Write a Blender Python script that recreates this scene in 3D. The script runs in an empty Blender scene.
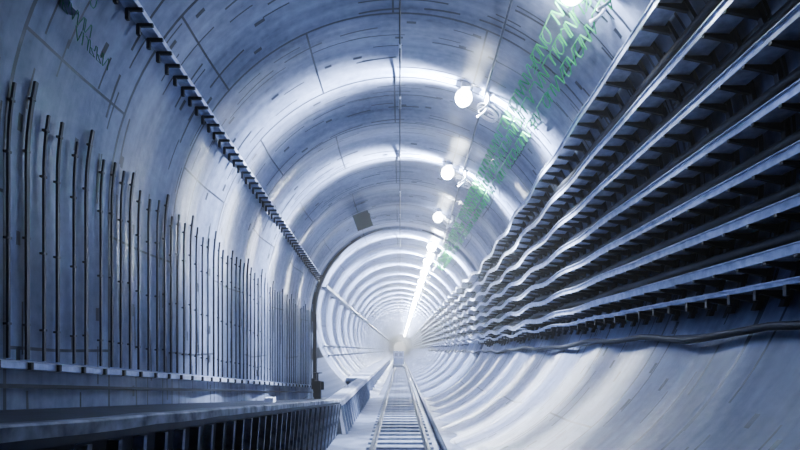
import bpy, math, random
from mathutils import Vector
random.seed(7)
Z0=1.7
DJ=19.6
COL=bpy.context.scene.collection

# ---------------------------------------------------------------- materials
def newmat(name):
    m=bpy.data.materials.new(name); m.use_nodes=True
    nt=m.node_tree; nt.nodes.clear()
    o=nt.nodes.new('ShaderNodeOutputMaterial'); b=nt.nodes.new('ShaderNodeBsdfPrincipled')
    nt.links.new(b.outputs[0],o.inputs[0])
    return m,nt,b
def simple(name,c1,c2,rough=.5,metal=0,scale=6):
    m,nt,b=newmat(name)
    n=nt.nodes.new('ShaderNodeTexNoise'); n.inputs['Scale'].default_value=scale; n.inputs['Detail'].default_value=6
    tc=nt.nodes.new('ShaderNodeTexCoord'); nt.links.new(tc.outputs['Object'],n.inputs['Vector'])
    r=nt.nodes.new('ShaderNodeValToRGB'); r.color_ramp.elements[0].position=.35; r.color_ramp.elements[1].position=.65
    r.color_ramp.elements[0].color=(*c1,1); r.color_ramp.elements[1].color=(*c2,1)
    nt.links.new(n.outputs[0],r.inputs[0]); nt.links.new(r.outputs[0],b.inputs['Base Color'])
    b.inputs['Roughness'].default_value=rough; b.inputs['Metallic'].default_value=metal
    return m
def emit(name,c,s):
    m,nt,b=newmat(name); b.inputs['Base Color'].default_value=(*c,1)
    b.inputs['Emission Color'].default_value=(*c,1); b.inputs['Emission Strength'].default_value=s
    return m
def concrete(name):
    m,nt,b=newmat(name); N=nt.nodes; L=nt.links
    def val(x,s):
        if isinstance(x,(int,float)): s.default_value=x
        else: L.new(x,s)
    def M(op,a,bb=0.0,c=None):
        n=N.new('ShaderNodeMath'); n.operation=op; val(a,n.inputs[0]); val(bb,n.inputs[1])
        if c is not None: val(c,n.inputs[2])
        return n.outputs[0]
    uv=N.new('ShaderNodeUVMap'); uv.uv_map='UVMap'
    sp=N.new('ShaderNodeSeparateXYZ'); L.new(uv.outputs[0],sp.inputs[0]); U=sp.outputs[0]; V=sp.outputs[1]
    def comb(x,y,z=0.0):
        n=N.new('ShaderNodeCombineXYZ'); val(x,n.inputs[0]); val(y,n.inputs[1]); val(z,n.inputs[2]); return n.outputs[0]
    def noise(vec,scale,det=5):
        n=N.new('ShaderNodeTexNoise'); n.inputs['Scale'].default_value=scale; n.inputs['Detail'].default_value=det
        L.new(vec,n.inputs['Vector']); return n.outputs[0]
    vr=M('DIVIDE',V,1.7); fr=M('FRACT',vr); row=M('FLOOR',vr)
    ringj=M('GREATER_THAN',M('ABSOLUTE',M('SUBTRACT',fr,.5)),.488)
    off=M('MULTIPLY',M('MODULO',row,2.0),1.3)
    ur=M('DIVIDE',M('ADD',M('ADD',U,100),off),2.7); fu=M('FRACT',ur)
    longj=M('GREATER_THAN',M('ABSOLUTE',M('SUBTRACT',fu,.5)),.4945)
    joint=M('MAXIMUM',ringj,longj)
    def dash(cu,cv,hu,hv,keep,seed,slant=0.0):
        Vs=M('ADD',V,M('MULTIPLY',U,slant)) if slant else V
        a=M('DIVIDE',M('ADD',U,50+seed),cu); c=M('DIVIDE',M('ADD',Vs,20+seed*.37),cv)
        a2=M('ADD',a,M('MULTIPLY',M('FLOOR',c),.37))
        w=N.new('ShaderNodeTexWhiteNoise'); w.noise_dimensions='3D'
        L.new(comb(M('FLOOR',a2),M('FLOOR',c),float(seed)),w.inputs[0])
        k=M('GREATER_THAN',w.outputs[0],keep)
        m1=M('LESS_THAN',M('ABSOLUTE',M('SUBTRACT',M('FRACT',a2),.5)),M('MULTIPLY',w.outputs[0],hu))
        m2=M('LESS_THAN',M('ABSOLUTE',M('SUBTRACT',M('FRACT',c),.5)),hv)
        return M('MULTIPLY',k,M('MULTIPLY',m1,m2))
    d1=dash(.9,.42,.42,.042,.60,1,.05); d2=dash(.5,.43,.16,.07,.74,2); d3=dash(1.9,.85,.40,.016,.45,3); d4=dash(.7,.31,.34,.04,.72,4)
    dd=M('MAXIMUM',M('MAXIMUM',d4,d1),M('MAXIMUM',d2,d3))
    big=noise(comb(U,V),.5,3)
    streak=noise(comb(M('MULTIPLY',U,.4),M('MULTIPLY',V,6.0)),1.0,5)
    fine=noise(comb(U,V),9,8)
    t=M('ADD',M('ADD',M('MULTIPLY',big,.45),M('MULTIPLY',streak,.30)),M('MULTIPLY',fine,.20))
    r=N.new('ShaderNodeValToRGB'); e=r.color_ramp.elements
    e[0].position=.34; e[0].color=(.036,.052,.115,1); e[1].position=.58; e[1].color=(.25,.31,.50,1)
    L.new(t,r.inputs[0])
    mx=N.new('ShaderNodeMix'); mx.data_type='RGBA'
    L.new(M('MINIMUM',M('ADD',M('MULTIPLY',joint,.93),M('MULTIPLY',dd,.95)),.96),mx.inputs[0])
    L.new(r.outputs[0],mx.inputs[6]); mx.inputs[7].default_value=(.002,.004,.011,1)
    L.new(mx.outputs[2],b.inputs['Base Color'])
    b.inputs['Roughness'].default_value=.29
    bp=N.new('ShaderNodeBump'); bp.inputs['Strength'].default_value=.22; bp.inputs['Distance'].default_value=.02
    L.new(M('SUBTRACT',M('ADD',M('MULTIPLY',fine,.6),streak),M('MULTIPLY',M('MAXIMUM',joint,dd),1.5)),bp.inputs['Height']); L.new(bp.outputs[0],b.inputs['Normal'])
    return m
M_CONC=concrete('lining_concrete')
M_FLOOR=simple('floor_concrete',(.08,.105,.19),(.19,.235,.37),.45,0,3)
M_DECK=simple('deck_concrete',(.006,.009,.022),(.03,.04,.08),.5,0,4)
M_KERB=simple('worn_kerb_concrete',(.06,.08,.15),(.55,.62,.80),.5,0,7)
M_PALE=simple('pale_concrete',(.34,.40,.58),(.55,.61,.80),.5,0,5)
M_STEEL=simple('galvanised_steel',(.34,.41,.62),(.62,.70,.92),.28,.3,9)
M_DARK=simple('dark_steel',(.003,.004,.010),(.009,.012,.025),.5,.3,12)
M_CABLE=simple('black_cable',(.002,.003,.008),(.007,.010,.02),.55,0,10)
M_RAIL=simple('rail_steel',(.02,.028,.05),(.06,.08,.13),.35,.6,12)
M_RAILD=simple('dark_rail_steel',(.006,.009,.018),(.02,.028,.05),.5,.2,12)
M_SLEEP=simple('sleeper_concrete',(.10,.13,.22),(.20,.25,.38),.6,0,8)
M_GREEN=simple('green_mark_colour',(.01,.42,.12),(.03,.62,.20),.5,0,8)
M_GREEND=simple('dark_green_mark_colour',(.01,.22,.08),(.02,.32,.12),.5,0,8)
M_WHITE=simple('white_enamel',(.6,.66,.85),(.8,.85,1),.4,0,8)
M_GLASS=simple('grey_window_glass',(.12,.15,.24),(.18,.22,.32),.2,0,3)
M_LAMP0=emit('lamp_glow_first',(.84,.91,1.0),20)
M_LAMP=emit('lamp_glow',(.84,.91,1.0),38)
M_LAMPF=emit('lamp_glow_bright',(.84,.91,1.0),340)
M_ENDGLOW=emit('end_wall_glow',(.80,.88,1.0),5)  # glow added to the closing wall to brighten the tunnel end

# ---------------------------------------------------------------- helpers
def P(x,d,z): return Vector((x,d,z+Z0))
def mesh(name,verts,faces,mat,smooth=False,parent=None,label=None,cat=None,kind=None,group=None,link=True):
    me=bpy.data.meshes.new(name); me.from_pydata([tuple(v) for v in verts],[],faces); me.update()
    me.materials.append(mat)
    if smooth:
        for p in me.polygons: p.use_smooth=True
    o=bpy.data.objects.new(name,me)
    if link: COL.objects.link(o)
    tag(o,label,cat,kind,group)
    if parent is not None: o.parent=parent
    return o
def tag(o,label=None,cat=None,kind=None,group=None):
    if label:o['label']=label
    if cat:o['category']=cat
    if kind:o['kind']=kind
    if group:o['group']=group
def boxvf(c,s,V=None,F=None,rz=0,ry=0):
    V=V if V is not None else []; F=F if F is not None else []
    b=len(V)
    for k in (-1,1):
        for (i,j) in ((-1,-1),(1,-1),(1,1),(-1,1)):
            p=Vector((i*s[0]/2,j*s[1]/2,k*s[2]/2))
            if ry: p=Vector((p.x*math.cos(ry)+p.z*math.sin(ry),p.y,-p.x*math.sin(ry)+p.z*math.cos(ry)))
            if rz: p=Vector((p.x*math.cos(rz)-p.y*math.sin(rz),p.x*math.sin(rz)+p.y*math.cos(rz),p.z))
            V.append(Vector(c)+p)
    for f in ((3,2,1,0),(4,5,6,7),(0,1,5,4),(1,2,6,5),(2,3,7,6),(3,0,4,7)): F.append(tuple(b+i for i in f))
    return V,F
def sweep(path,prof,V=None,F=None,closed=True):
    V=V if V is not None else []; F=F if F is not None else []
    b=len(V); n=len(prof)
    for q in path:
        p=q[0]; a=q[1]
        for (px,pz) in prof:
            V.append(Vector((p.x+px*math.cos(a)-pz*math.sin(a),p.y,p.z+px*math.sin(a)+pz*math.cos(a))))
    m=len(path)
    for i in range(m-1):
        for j in range(n if closed else n-1):
            F.append((b+i*n+j,b+i*n+(j+1)%n,b+(i+1)*n+(j+1)%n,b+(i+1)*n+j))
    if closed:
        F.append(tuple(b+j for j in range(n-1,-1,-1))); F.append(tuple(b+(m-1)*n+j for j in range(n)))
    return V,F
def tube(pts,r,n=8,V=None,F=None):
    V=V if V is not None else []; F=F if F is not None else []
    b=len(V); up=None; m=len(pts)
    for i,p in enumerate(pts):
        t=(pts[min(i+1,m-1)]-pts[max(i-1,0)])
        t=t.normalized() if t.length>1e-6 else Vector((0,1,0))
        if up is None:
            up=Vector((0,0,1)) if abs(t.z)<.9 else Vector((1,0,0))
        u=up-t*up.dot(t)
        u=u.normalized() if u.length>1e-4 else t.orthogonal().normalized()
        w=t.cross(u); up=u
        for k in range(n):
            a=2*math.pi*k/n
            V.append(p+u*math.cos(a)*r+w*math.sin(a)*r)
    for i in range(m-1):
        for k in range(n):
            F.append((b+i*n+k,b+i*n+(k+1)%n,b+(i+1)*n+(k+1)%n,b+(i+1)*n+k))
    F.append(tuple(b+k for k in range(n-1,-1,-1))); F.append(tuple(b+(m-1)*n+k for k in range(n)))
    return V,F
def R0(d): return 3.1+.04*(DJ-d) if d<=DJ else 3.05
def ZC(d): return -1.86+R0(d) if d<=DJ else 1.24
def wx(d,z):
    v=R0(d)**2-(z-ZC(d))**2
    return math.sqrt(max(v,0.01))
def wz(d,x):
    return ZC(d)+math.sqrt(max(R0(d)**2-x*x,0.01))
def copyobj(o,loc,parent=None):
    c=o.copy(); c.location=loc
    if parent is not None: c.parent=parent
    COL.objects.link(c); return c

# ---------------------------------------------------------------- lining
DEND=300
def stations():
    s=[]; d=-4.0
    while d<DJ-.001: s.append((d,0)); d+=.17
    s.append((DJ,0)); s.append((DJ,1)); d=DJ+.17
    while d<60: s.append((d,1)); d+=.17
    while d<150: s.append((d,1)); d+=.34
    while d<DEND: s.append((d,1)); d+=3.4
    s.append((DEND,1)); return s
ST=stations()
def prof(d,far,th):
    a=math.radians(th)
    if far:
        R=3.03-.08*math.cos(2*math.pi*d/1.7); zc=1.24
    else:
        am=.015+.038*max(0,min(1,(d-7)/7))
        R=3.1+.04*(DJ-d)-am*math.cos(2*math.pi*d/1.7); zc=-1.86+3.1+.04*(DJ-d)
        if th<-90: return -R, zc-R*(-a-math.pi/2)
    return R*math.sin(a), zc+R*math.cos(a)
def lining(name,t0,t1,label):
    n=int(abs(t1-t0)/3)+1
    V=[];F=[];UV=[]
    for (d,far) in ST:
        for j in range(n):
            th=t0+(t1-t0)*j/(n-1); x,z=prof(d,far,th)
            V.append(P(x,d,z)); UV.append((math.radians(th)*3.3,d))
    for i in range(len(ST)-1):
        for j in range(n-1):
            F.append((i*n+j,i*n+j+1,(i+1)*n+j+1,(i+1)*n+j))
    o=mesh(name,V,F,M_CONC,True,label=label,cat='tunnel lining',kind='structure')
    uvl=o.data.uv_layers.new(name='UVMap')
    for l in o.data.loops: uvl.data[l.index].uv=UV[l.vertex_index]
    return o
lining('wall_left',-165,-50,'precast concrete tunnel lining wall with dark joints')
lining('ceiling',-50,50,'curved concrete segment crown of the tunnel')
lining('wall_right',50,165,'curved concrete tunnel lining wall below cable racks')
V,F=boxvf(P(0,DEND+.1,1.2),(6.4,.2,6.4)); mesh('wall_back',V,F,M_ENDGLOW,label='end wall with added glow closing the tunnel',cat='wall',kind='structure')
V,F=boxvf(P(-1.1,(DJ-4)/2,-1.78),(4.6,DJ+4,.16)); boxvf(P(0,(DJ+DEND)/2,-1.78),(1.7,DEND-DJ,.16),V,F)
mesh('floor',V,F,M_FLOOR,label='grey concrete track bed',cat='floor',kind='structure')

def collar(r0,r1,d0,d1,t0,t1):
    V=[];F=[];n=60
    for i in range(n+1):
        a=math.radians(t0+(t1-t0)*i/n)
        w=min(1,(n-i)/35)
        for (r,d) in ((r0,d0),(r0,d1),(r0+(r1-r0)*w-.001,d1),(r0+(r1-r0)*w-.001,d0)):
            V.append(P(r*math.sin(a),d,1.24+r*math.cos(a)))
    for i in range(n):
        for k in range(4):
            F.append((i*4+k,i*4+(k+1)%4,(i+1)*4+(k+1)%4,(i+1)*4+k))
    return V,F
V,F=collar(3.1,2.98,DJ-.10,DJ+.05,-100,-12)
mesh('steel_collar_ring',V,F,M_DARK,True,label='dark steel edge ring where two lining sections meet',cat='steel ring')
V,F=boxvf(P(-3.0,DJ-.2,-.2),(.13,.14,2.9)); mesh('steel_post',V,F,M_DARK,label='dark steel upright beside the ring joint',cat='post')

# ---------------------------------------------------------------- track
def railmesh(x,d0,d1):
    pr=[(-.045,0),(.045,0),(.045,.012),(.01,.025),(.01,.09),(.026,.1),(.026,.125),(-.026,.125),(-.026,.1),(-.01,.09),(-.01,.025),(-.045,.012)]
    return sweep([(P(x,d0,-1.66),0),(P(x,d1,-1.66),0)],pr)
for x in (-.45,.45):
    V,F=railmesh(x,3,298); mesh('rail',V,F,M_RAILD,label='dark steel running rail on concrete sleepers',cat='rail',group='track rails')
V,F=boxvf((0,0,0),(1.15,.24,.06))
sl=mesh('sleeper',V,F,M_SLEEP,label='concrete sleeper under the narrow track',cat='sleeper',group='track sleepers'); sl.location=P(0,5,-1.69)
d=5.5
while d<120: copyobj(sl,P(0,d,-1.69)); d+=.5
V,F=tube([P(.72,d,-1.62) for d in (3,20,60,125)],.05,10)
mesh('drain_pipe',V,F,M_RAIL,True,label='dark pipe lying beside the rail',cat='pipe')

loco=bpy.data.objects.new('service_locomotive',None); COL.objects.link(loco); loco.location=P(-.12,46,-1.53)
tag(loco,'small pale service locomotive standing on the rails','locomotive')
def part(name,c,s,mat,label=None):
    V,F=boxvf(c,s); o=mesh(name,V,F,mat,parent=loco,label=label); bv=o.modifiers.new('b','BEVEL'); bv.width=.05; bv.segments=3; return o
part('chassis',(0,0,.24),(.9,2.6,.2),M_RAIL); part('hood',(0,-.5,.62),(.72,1.5,.6),M_FLOOR)
part('cab',(0,.7,.85),(.9,1.0,1.1),M_PALE); part('cab_roof',(0,.7,1.43),(.98,1.15,.06),M_STEEL)
part('window_pane',(-.2,.19,1.14),(.26,.02,.24),M_GLASS); part('window_pane',(.2,.19,1.14),(.26,.02,.24),M_GLASS)
for x in (-.45,.45):
    for y in (-.8,.8):
        V,F=tube([Vector((x-.04,y,.18)),Vector((x+.04,y,.18))],.18,18); mesh('wheel',V,F,M_RAIL,parent=loco)

# ---------------------------------------------------------------- walkways
XW=-1.2
def zw(d): return -.24-.081*(d-1.65)
V=[];F=[]
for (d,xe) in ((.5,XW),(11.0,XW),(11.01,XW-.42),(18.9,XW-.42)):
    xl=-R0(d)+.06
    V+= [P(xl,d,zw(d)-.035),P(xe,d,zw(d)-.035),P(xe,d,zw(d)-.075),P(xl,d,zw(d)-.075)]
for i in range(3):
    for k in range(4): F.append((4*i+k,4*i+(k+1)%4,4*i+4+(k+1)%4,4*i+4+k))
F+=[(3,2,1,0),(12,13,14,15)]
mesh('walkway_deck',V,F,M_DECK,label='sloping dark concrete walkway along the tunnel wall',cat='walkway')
rk=random.Random(3)
kp=[]
d=.5
while d<11.01:
    kp.append((P(XW+.02,d,zw(d)+rk.uniform(-.004,.004)),0)); d+=.3
V,F=sweep(kp,[(-.09,-.035),(.03,-.035),(.03,.008),(.02,.016),(-.08,.016),(-.09,.008)])
o=mesh('walkway_kerb',V,F,M_KERB,label='worn pale kerb beam along the walkway edge',cat='kerb')
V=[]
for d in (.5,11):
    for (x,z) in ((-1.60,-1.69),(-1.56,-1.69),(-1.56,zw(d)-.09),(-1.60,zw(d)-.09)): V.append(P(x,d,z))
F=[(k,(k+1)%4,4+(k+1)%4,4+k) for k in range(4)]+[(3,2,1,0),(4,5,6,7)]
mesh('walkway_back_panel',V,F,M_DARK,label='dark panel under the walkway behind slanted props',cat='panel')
d=1.6;i=0
while d<10.95:
    zt=zw(d)-.08
    b=[(-.09,-1.69-zt),(-.04,-1.69-zt),(.045,0),(-.005,0)]
    V=[Vector((x,-.016,z)) for x,z in b]+[Vector((x,.016,z)) for x,z in b]
    F=[(0,1,2,3),(7,6,5,4)]+[(q,4+q,4+(q+1)%4,(q+1)%4) for q in range(4)]
    o=mesh('walkway_prop',V,F,M_KERB if i%2==0 else M_RAIL,label='slanted steel prop under the walkway kerb',cat='prop',group='walkway props')
    o.location=P(XW,d,zt); d+=.225; i+=1
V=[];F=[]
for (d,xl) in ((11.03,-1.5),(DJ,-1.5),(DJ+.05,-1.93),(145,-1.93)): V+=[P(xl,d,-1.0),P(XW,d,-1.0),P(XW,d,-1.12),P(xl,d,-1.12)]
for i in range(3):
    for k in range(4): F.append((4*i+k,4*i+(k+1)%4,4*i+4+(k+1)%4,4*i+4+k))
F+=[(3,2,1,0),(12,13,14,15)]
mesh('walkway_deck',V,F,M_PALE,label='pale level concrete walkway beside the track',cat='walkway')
V,F=sweep([(P(0,0,0),0),(P(0,1.94,0),0)],[(0,-.12),(-.05,-.12),(.04,-.695),(.11,-.695)])
V=[v-Vector((0,0,Z0)) for v in V]
fp=mesh('walkway_side_panel',V,F,M_WHITE,label='pale slanted concrete panel closing the walkway side',cat='panel',group='walkway side panels'); fp.location=P(XW,11.05,-1.0)
ribs=[]
for dd in (.04,.52,1.0,1.48):
    V,F=sweep([(Vector((0,dd-.025,0)),0),(Vector((0,dd+.025,0)),0)],[(.0,-.12),(.05,-.12),(.15,-.695),(.10,-.695)])
    ribs.append(mesh('panel_rib',V,F,M_SLEEP,parent=fp))
V,F=boxvf((.03,.97,-.05),(.08,1.94,.10)); ed=mesh('panel_coping',V,F,M_WHITE,parent=fp)
d=13.0
while d<140:
    c=copyobj(fp,P(XW,d,-1.0))
    if d<60:
        for rb in ribs: copyobj(rb,(0,0,0),c)
        copyobj(ed,(0,0,0),c)
    d+=1.95

# ---------------------------------------------------------------- left wall upper ledge
def ledge_pt(d):
    z=3.80-.099*(d-5.97)
    if d>DJ: z=2.45
    return z
path=[]
d=1.5
while d<=19.3:
    z=ledge_pt(d); x=-(wx(d,z)-.09); path.append((P(x,d,z),0)); d+=.9
V,F=sweep(path,[(-.09,-.02),(.07,-.02),(.07,.05),(.055,.05),(.055,0),(-.09,0)])
ledge=mesh('wall_cable_ledge',V,F,M_STEEL,label='galvanised ledge rail with dark toothed brackets on wall',cat='cable ledge')
d=1.8
while d<19.2:
    z=ledge_pt(d); x=-(wx(d,z)-.02)
    V,F=boxvf(P(x+.10,d,z-.05),(.18,.035,.035)); boxvf(P(x+.02,d,z-.10),(.04,.04,.12),V,F)
    mesh('ledge_bracket',V,F,M_DARK,parent=ledge); d+=.25
V,F=sweep([(P(-(wx(d,2.3)-.12),d,2.3),0) for d in (19.9,40,80,145)],[(-.09,-.05),(.1,-.05),(.1,.06),(.08,.06),(.08,-.02),(-.09,-.02)])
mesh('wall_cable_ledge',V,F,M_RAIL,label='dark cable ledge running along the curved wall',cat='cable ledge')
for z in (-.2,.15):
    V,F=tube([P(-(wx(d,z)-.12),d,z) for d in (19.9,40,80,145)],.03,8)
    mesh('wall_conduit',V,F,M_RAIL,True,label='thin dark conduit along the curved wall',cat='conduit')

def zb(d): return -.11-.081*(d-5.06)
V,F=sweep([(P(-R0(d)+.05,d,zb(d)),0) for d in (1,6,12,19.3)],[(-.05,-.06),(.10,-.06),(.10,.0),(-.05,.03)])
low=mesh('wall_foot_rail',V,F,M_STEEL,label='pale rail with studs at the foot of the wall bars',cat='rail')
d=4.0
while d<19:
    V,F=boxvf(P(-R0(d)+.16,d,zb(d)-.03),(.04,.04,.07)); mesh('stud',V,F,M_DARK,parent=low); d+=.41
V,F=sweep([(P(-R0(d)+.05,d,zb(d)-.22),0) for d in (1,6,12,19.3)],[(-.05,-.02),(.03,-.02),(.03,.02),(-.05,.02)])
mesh('wall_conduit',V,F,M_DARK,label='thin dark conduit below the wall bars',cat='conduit')

d=4.45; i=0
while d<19.2:
    top=2.44-.081*(d-5.5)+(0.10 if i%4==0 else -.08)+random.uniform(-.09,.07)+max(0,(6.5-d))*.12
    bot=zb(d)+.04
    pts=[]
    for k in range(17):
        z=bot+(top-bot)*k/16
        x=-(R0(d)-.045) if z<ZC(d) else -(wx(d,z)-.045)
        pts.append(Vector((x,d,z+Z0)))
    V=[];F=[]
    w=(.022,.013,.017,.013)[i%4]
    for p in pts:
        for (a,b) in ((-.012,-w),(.012,-w),(.012,w),(-.012,w)): V.append(p+Vector((a,b,0)))
    for k in range(16):
        for q in range(4): F.append((k*4+q,k*4+(q+1)%4,k*4+4+(q+1)%4,k*4+4+q))
    F+=[(3,2,1,0),(64,65,66,67)]
    bar=mesh('wall_bar',V,F,M_DARK,label='dark upright steel cable bar bolted to the wall',cat='cable bar',group='wall cable bars')
    if d<14:
        for k,nm in ((15,'bar_clip'),(12,'bar_standoff'),(7,'bar_standoff'),(2,'bar_standoff')):
            p=pts[k]
            V,F=boxvf(p+Vector((-.008,0,0)),(.045,.055,.022))
            mesh(nm,V,F,M_DARK,parent=bar)
    d+=.245+random.uniform(-.045,.045); i+=1

# ---------------------------------------------------------------- right cable racks
NZ=[.54,.79,1.21,1.67,2.17,2.72,3.25,3.83]
FZ=[.35,.50,.85,1.20,1.55,1.90,2.25,2.60]
def tz(i,d):
    k=int(i); f=i-k
    if f: return tz(k,d)*(1-f)+tz(k+1,d)*f
    if d<=18: z=NZ[k]+(FZ[k]-NZ[k])*(d-4.6)/13.4
    else: z=FZ[k]
    am=max(0,min(1,(d-7)/7))*.10*max(.0,min(1,(60-d)/30))
    return z-am*(.5-.5*math.cos(2*math.pi*d/2.1))
DS=[1.2+.6*k for k in range(9)]+[6.6+.3*k for k in range(150)]+[52,60,70,100,126]
def rackx(d,z):
    e=min(1,max(0,(d-18.2)/2.4))
    return wx(d,z) if not (18.2<d<20.6) else (wx(18.2,z)*(1-e)+wx(20.6,z)*e)
def tpath(i,off,dz=0,end=126):
    out=[]
    for d in DS:
        z=tz(i,d); out.append(P(rackx(d,z)-off,d,z+dz))
    return out
for i in range(8):
    off=.34
    h=.075 if i>0 else .03
    wd=.24 if i else .30
    pr=[(-.012,-.015),(.0,-.015),(wd,-.015),(wd,-.005),(.0,-.005),(.0,h),(-.035,h),(-.035,h-.010),(-.012,h-.010)]
    V,F=sweep([(p,0) for p in tpath(i,off)],pr)
    mesh('cable_tray',V,F,M_STEEL,label='long galvanised cable tray on wall brackets',cat='cable tray',group='wall cable trays')
    if i>0:
        for j,(o2,r) in enumerate(((.25,.045),(.13,.06))):
            V,F=tube(tpath(i,o2,r-.005),r,8)
            mesh('power_cable',V,F,M_CABLE,True,label='black power cable lying in a wall tray',cat='cable',group='power cables')
        if i<7:
            V,F=tube(tpath(i+.5,.11),.07,6)
            mesh('power_cable',V,F,M_CABLE,True,label='black power cable strung between wall trays',cat='cable',group='power cables')
# wavy dark tube added as the shadow band under the racks
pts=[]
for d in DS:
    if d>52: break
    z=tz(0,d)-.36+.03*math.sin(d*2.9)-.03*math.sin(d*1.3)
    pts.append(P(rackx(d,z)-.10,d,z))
V,F=tube(pts,.038,8); mesh('rack_shadow_band',V,F,M_CABLE,True,label='dark tube standing in for the shade under racks',cat='shadow band')
def bracket(d,parts=True):
    pts=[]
    z0=tz(0,d)-.16; z1=tz(7,d)+.08
    for k in range(15):
        z=z0+(z1-z0)*k/14; pts.append(Vector((wx(d,z)-.05,d,z+Z0)))
    V=[];F=[]
    for p in pts:
        for (a,b) in ((-.025,-.03),(.025,-.03),(.025,.03),(-.025,.03)): V.append(p+Vector((a,b,0)))
    for k in range(14):
        for q in range(4): F.append((k*4+q,k*4+(q+1)%4,k*4+4+(q+1)%4,k*4+4+q))
    F+=[(3,2,1,0),(56,57,58,59)]
    arms=[]
    for i in range(8):
        z=tz(i,d)-.015; xw=wx(d,z); ln=.36
        b=[(xw-.04,z),(xw-ln,z),(xw-ln,z-.03 if i else z-.09),(xw-ln+.03,z-.03 if i else z-.09),(xw-ln+.03,z-.03),(xw-.04,z-.09)]
        n6=len(b)
        v=[P(x,d-.02,zz) for x,zz in b]+[P(x,d+.02,zz) for x,zz in b]
        f=[tuple(range(n6)),tuple(range(2*n6-1,n6-1,-1))]+[(q,n6+q,n6+(q+1)%n6,(q+1)%n6) for q in range(n6)]
        if parts: arms.append((v,f))
        else:
            n=len(V); V+=v; F+=[tuple(n+q for q in ff) for ff in f]
    o=mesh('cable_bracket',V,F,M_DARK,label='dark steel wall bracket carrying stacked cable trays',cat='cable bracket',group='cable tray brackets')
    for v,f in arms: mesh('bracket_arm',v,f,M_DARK,parent=o)
d=3.0
while d<18.6: bracket(d,d<14); d+=.36
d=20.6
while d<70: bracket(d,False); d+=1.7

# ---------------------------------------------------------------- lamps
def fan(name,energy,width):
    l=bpy.data.lights.new(name,'POINT'); l.energy=energy; l.color=(.85,.915,1.0); l.shadow_soft_size=.06
    l.use_nodes=True; nt=l.node_tree; em=[n for n in nt.nodes if n.type=='EMISSION'][0]
    tc=nt.nodes.new('ShaderNodeTexCoord'); sp=nt.nodes.new('ShaderNodeSeparateXYZ'); nt.links.new(tc.outputs['Normal'],sp.inputs[0])
    a=nt.nodes.new('ShaderNodeMath'); a.operation='DIVIDE'; nt.links.new(sp.outputs[1],a.inputs[0]); a.inputs[1].default_value=width
    b=nt.nodes.new('ShaderNodeMath'); b.operation='MULTIPLY'; nt.links.new(a.outputs[0],b.inputs[0]); nt.links.new(a.outputs[0],b.inputs[1])
    c=nt.nodes.new('ShaderNodeMath'); c.operation='MULTIPLY'; nt.links.new(b.outputs[0],c.inputs[0]); c.inputs[1].default_value=-1
    e=nt.nodes.new('ShaderNodeMath'); e.operation='EXPONENT'; nt.links.new(c.outputs[0],e.inputs[0])
    nt.links.new(e.outputs[0],em.inputs['Strength'])
    return l
FAN_S=fan('fan_light_first',260,.26); FAN_N=fan('fan_light_near',9500,.15); FAN_F=fan('fan_light_far',11000,.16)
HOT=bpy.data.lights.new('hot_spot_light','POINT'); HOT.energy=85; HOT.color=(.86,.92,1); HOT.shadow_soft_size=.05
def lamp(d,far,x=1.2,light=None,gm=None):
    zt=wz(d,x)
    root=bpy.data.objects.new('tunnel_lamp',None); COL.objects.link(root); root.location=P(x,d,zt-.05)
    tag(root,'bright round tunnel lamp hung from the lining' ,'lamp',group='tunnel lamps')
    V,F=boxvf((0,0,.0),(.16,.22,.10)); mesh('lamp_base',V,F,M_WHITE,parent=root)
    V=[];F=[];n=14;m=8;r=.16
    for i in range(m+1):
        a=math.pi*i/m
        for k in range(n):
            b=2*math.pi*k/n; V.append(Vector((r*math.sin(a)*math.cos(b)-.03,r*math.sin(a)*math.sin(b),-.2+r*math.cos(a))))
    for i in range(m):
        for k in range(n): F.append((i*n+k,(i+1)*n+k,(i+1)*n+(k+1)%n,i*n+(k+1)%n))
    mesh('lamp_globe',V,F,gm or (M_LAMPF if far else M_LAMP),True,parent=root)
    if d<24:
        V=[];F=[]
        for (y0,s) in ((-.12,1),(.12,1)):
            pts=[Vector((.08+.34*math.sin(t),y0,-.22+.26*math.cos(t)-.05)) for t in [(.1+2.6*q/14) for q in range(15)]]
            tube(pts,.022,6,V,F)
        tube([Vector((.40,-.14,-.2)),Vector((.40,.14,-.2))],.03,8,V,F)
        mesh('lamp_arm',V,F,M_WHITE,True,parent=root)
    if light is not None:
        lo=bpy.data.objects.new('lamp_light',light); COL.objects.link(lo); lo.parent=root; lo.location=(-.16,0,-.50)
    return root
for k in range(1,42):
    d=6.7+3.4*k
    if d<148:
        L=FAN_N if d<14 else (None if d<18 else (FAN_F if (d<80 or k%2==0) else None))
        lamp(d,d>18,light=L)
r0=lamp(6.75,False,2.15,FAN_S,M_LAMP0)
lo=bpy.data.objects.new('lamp_hot_spot',HOT); COL.objects.link(lo); lo.parent=r0; lo.location=(-.12,.28,-.22)
for d0,th in ((10.4,27),(13.9,27),(17.3,27)):
    pts=[]
    for k in range(60):
        t=k/59; a=t*6*math.pi; r=.22*(1-.3*t)
        dd=d0+.25*t+r*math.cos(a); ang=math.radians(th)+r*math.sin(a)/3+.05
        R=R0(dd)-.06-.15*t*(1-t)
        pts.append(P(R*math.sin(ang),dd,ZC(dd)+R*math.cos(ang)))
    V,F=tube(pts,.018,6); mesh('curled_lamp_cable',V,F,M_WHITE,True,label='white cable curled beside a tunnel lamp',cat='cable',group='lamp cables')
V,F=tube([P(1.2+.35,d,wz(d,1.55)-.08) for d in [2+1.1*k for k in range(17)]+[19.9,40,80,125]],.02,6)
mesh('lamp_conduit',V,F,M_RAIL,True,label='thin dark conduit feeding the tunnel lamps',cat='conduit')

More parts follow.
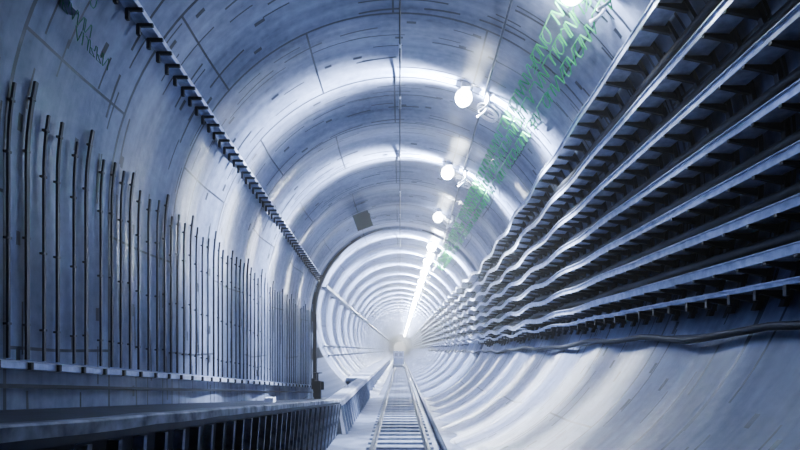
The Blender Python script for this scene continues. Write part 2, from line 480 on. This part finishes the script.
# green letter-like marks built as kinked strands along the crown
def kinked(ta,tb,seed,cell,wid,d0,d1,rad,mat,label,name,group,sgn=1):
    rnd=random.Random(seed); pts=[]; d=d0
    def pt(dd,ang):
        R=R0(dd)-.12
        if DJ-.6<dd<DJ+.6: R=2.92
        return P(sgn*R*math.sin(ang),dd,ZC(dd)+R*math.cos(ang))
    shapes={'o':[(0,0),(0,.7),(.25,1),(.6,1),(.8,.7),(.8,.3),(.5,0),(.1,0),(.8,0)],
            'n':[(0,0),(0,1),(.1,1),(.7,0),(.8,0),(.8,1),(.8,0)],
            'z':[(0,0),(.1,1),(.8,1),(.1,.5),(.7,.5),(.8,0)],
            'v':[(0,0),(.4,1),(.8,0)],
            'u':[(0,0),(0,1),(.05,.2),(.4,0),(.7,.2),(.75,1),(.8,0)],
            '-':[(0,0),(.8,0)]}
    while d<d1:
        f=(d-d0)/max(.1,(d1-d0)); th=math.radians(ta+(tb-ta)*f)
        H=wid/3.3
        for (a,b) in shapes[rnd.choice('onzvu-')]:
            pts.append(pt(d+cell*(a+.35*b),th+H*b))
        d+=cell
    V,F=tube(pts,rad,4)
    return mesh(name,V,F,mat,False,label=label,cat='cable',group=group)  # strand forms green letter-like marks, not a cable
for (ta,tb,s) in ((45,37.5,1),(40.5,34,2),(36.5,31,5)):
    kinked(ta,tb,s,.24,.17,4.8,24,.0115,M_GREEN,'green letter-like marks built as a thin kinked strand','green_mark','green mark strands')
for (th,s,dd) in ((60,7,5.0),(64,8,5.1),(66,9,5.5)):
    kinked(th,th,s,.12,.10,dd,dd+.6,.005,M_GREEND,'short dark green letter-like marks built as a strand','green_mark_tail','green mark tails',-1)

V,F=tube([P(0,d,wz(d,0)-.10) for d in (1,8,14,19)]+[P(0,d,4.12) for d in (20,60,125)],.018,6)
mesh('crown_wire',V,F,M_DARK,True,label='thin dark wire along the tunnel crown',cat='wire')
for d in (4.5,7.2,9.4,11.0,13.3,16.0,18.0):
    z=wz(d,0)-.08
    V,F=tube([Vector((0,-.28,0)),Vector((0,.28,0))],.022,8)
    V2,F2=boxvf((0,0,.045),(.03,.05,.07))
    o=mesh('wire_clamp',V,F,M_WHITE,True,label='white tubular clamp on the crown wire',cat='clamp',group='crown wire clamps'); o.location=P(0,d,z)
    mesh('clamp_hanger',V2,F2,M_DARK,parent=o)

V,F=boxvf((0,0,0),(.46,.30,.05),ry=-.35)
o=mesh('ceiling_panel',V,F,M_DARK,label='dark square panel fixed under the crown',cat='panel'); o.location=P(-1.14,17.0,4.10)
V,F=boxvf((0,0,0),(.5,.05,.5),ry=-.35); o2=mesh('panel_face',V,F,M_CABLE,parent=o); o2.location=(0,-.15,-.14)
V,F=boxvf((0,0,0),(.10,.16,.14)); o=mesh('wall_light_box',V,F,M_FLOOR,label='small pale fitting beside the cable ledge',cat='fitting'); o.location=P(-3.25,5.42,3.42)
V,F=boxvf((0,0,0),(.16,.22,.09)); o=mesh('junction_box',V,F,M_WHITE,label='small white box on the walkway deck',cat='box'); o.location=P(-2.36,10.0,zw(10)+.01)
o=bpy.data.objects.new('valve_stand',None); COL.objects.link(o); o.location=P(-2.75,18.4,-1.63); tag(o,'small dark valve stand on the walkway by the joint','valve')
for nm,c,s in (('valve_body',(0,0,.3),(.22,.22,.6)),('valve_spindle',(0,0,.72),(.05,.05,.3)),('valve_arm',(-.15,0,.5),(.12,.08,.36)),('valve_arm',(.16,0,.44),(.1,.08,.28))):
    V,F=boxvf(c,s); mesh(nm,V,F,M_DARK,parent=o)
V,F=tube([Vector((.14*math.cos(t),.14*math.sin(t),.86)) for t in [2*math.pi*q/16 for q in range(17)]],.018,6); mesh('valve_wheel',V,F,M_DARK,True,parent=o)

# ---------------------------------------------------------------- world + camera
w=bpy.data.worlds.new('World'); bpy.context.scene.world=w; w.use_nodes=True
wn=w.node_tree
wn.nodes['Background'].inputs[0].default_value=(.05,.08,.2,1); wn.nodes['Background'].inputs[1].default_value=.02
vs=wn.nodes.new('ShaderNodeVolumeScatter'); vs.inputs['Density'].default_value=.007; vs.inputs['Anisotropy'].default_value=.8
vs.inputs['Color'].default_value=(.90,.94,1,1)
wn.links.new(vs.outputs[0],[n for n in wn.nodes if n.type=='OUTPUT_WORLD'][0].inputs['Volume'])
cam=bpy.data.cameras.new('Camera'); co=bpy.data.objects.new('Camera',cam); COL.objects.link(co)
co.location=(0,0,Z0); co.rotation_euler=(math.pi/2,0,0); cam.sensor_width=36; cam.lens=24.75; cam.shift_y=125/800; cam.clip_end=500; cam.clip_start=.05
bpy.context.scene.camera=co
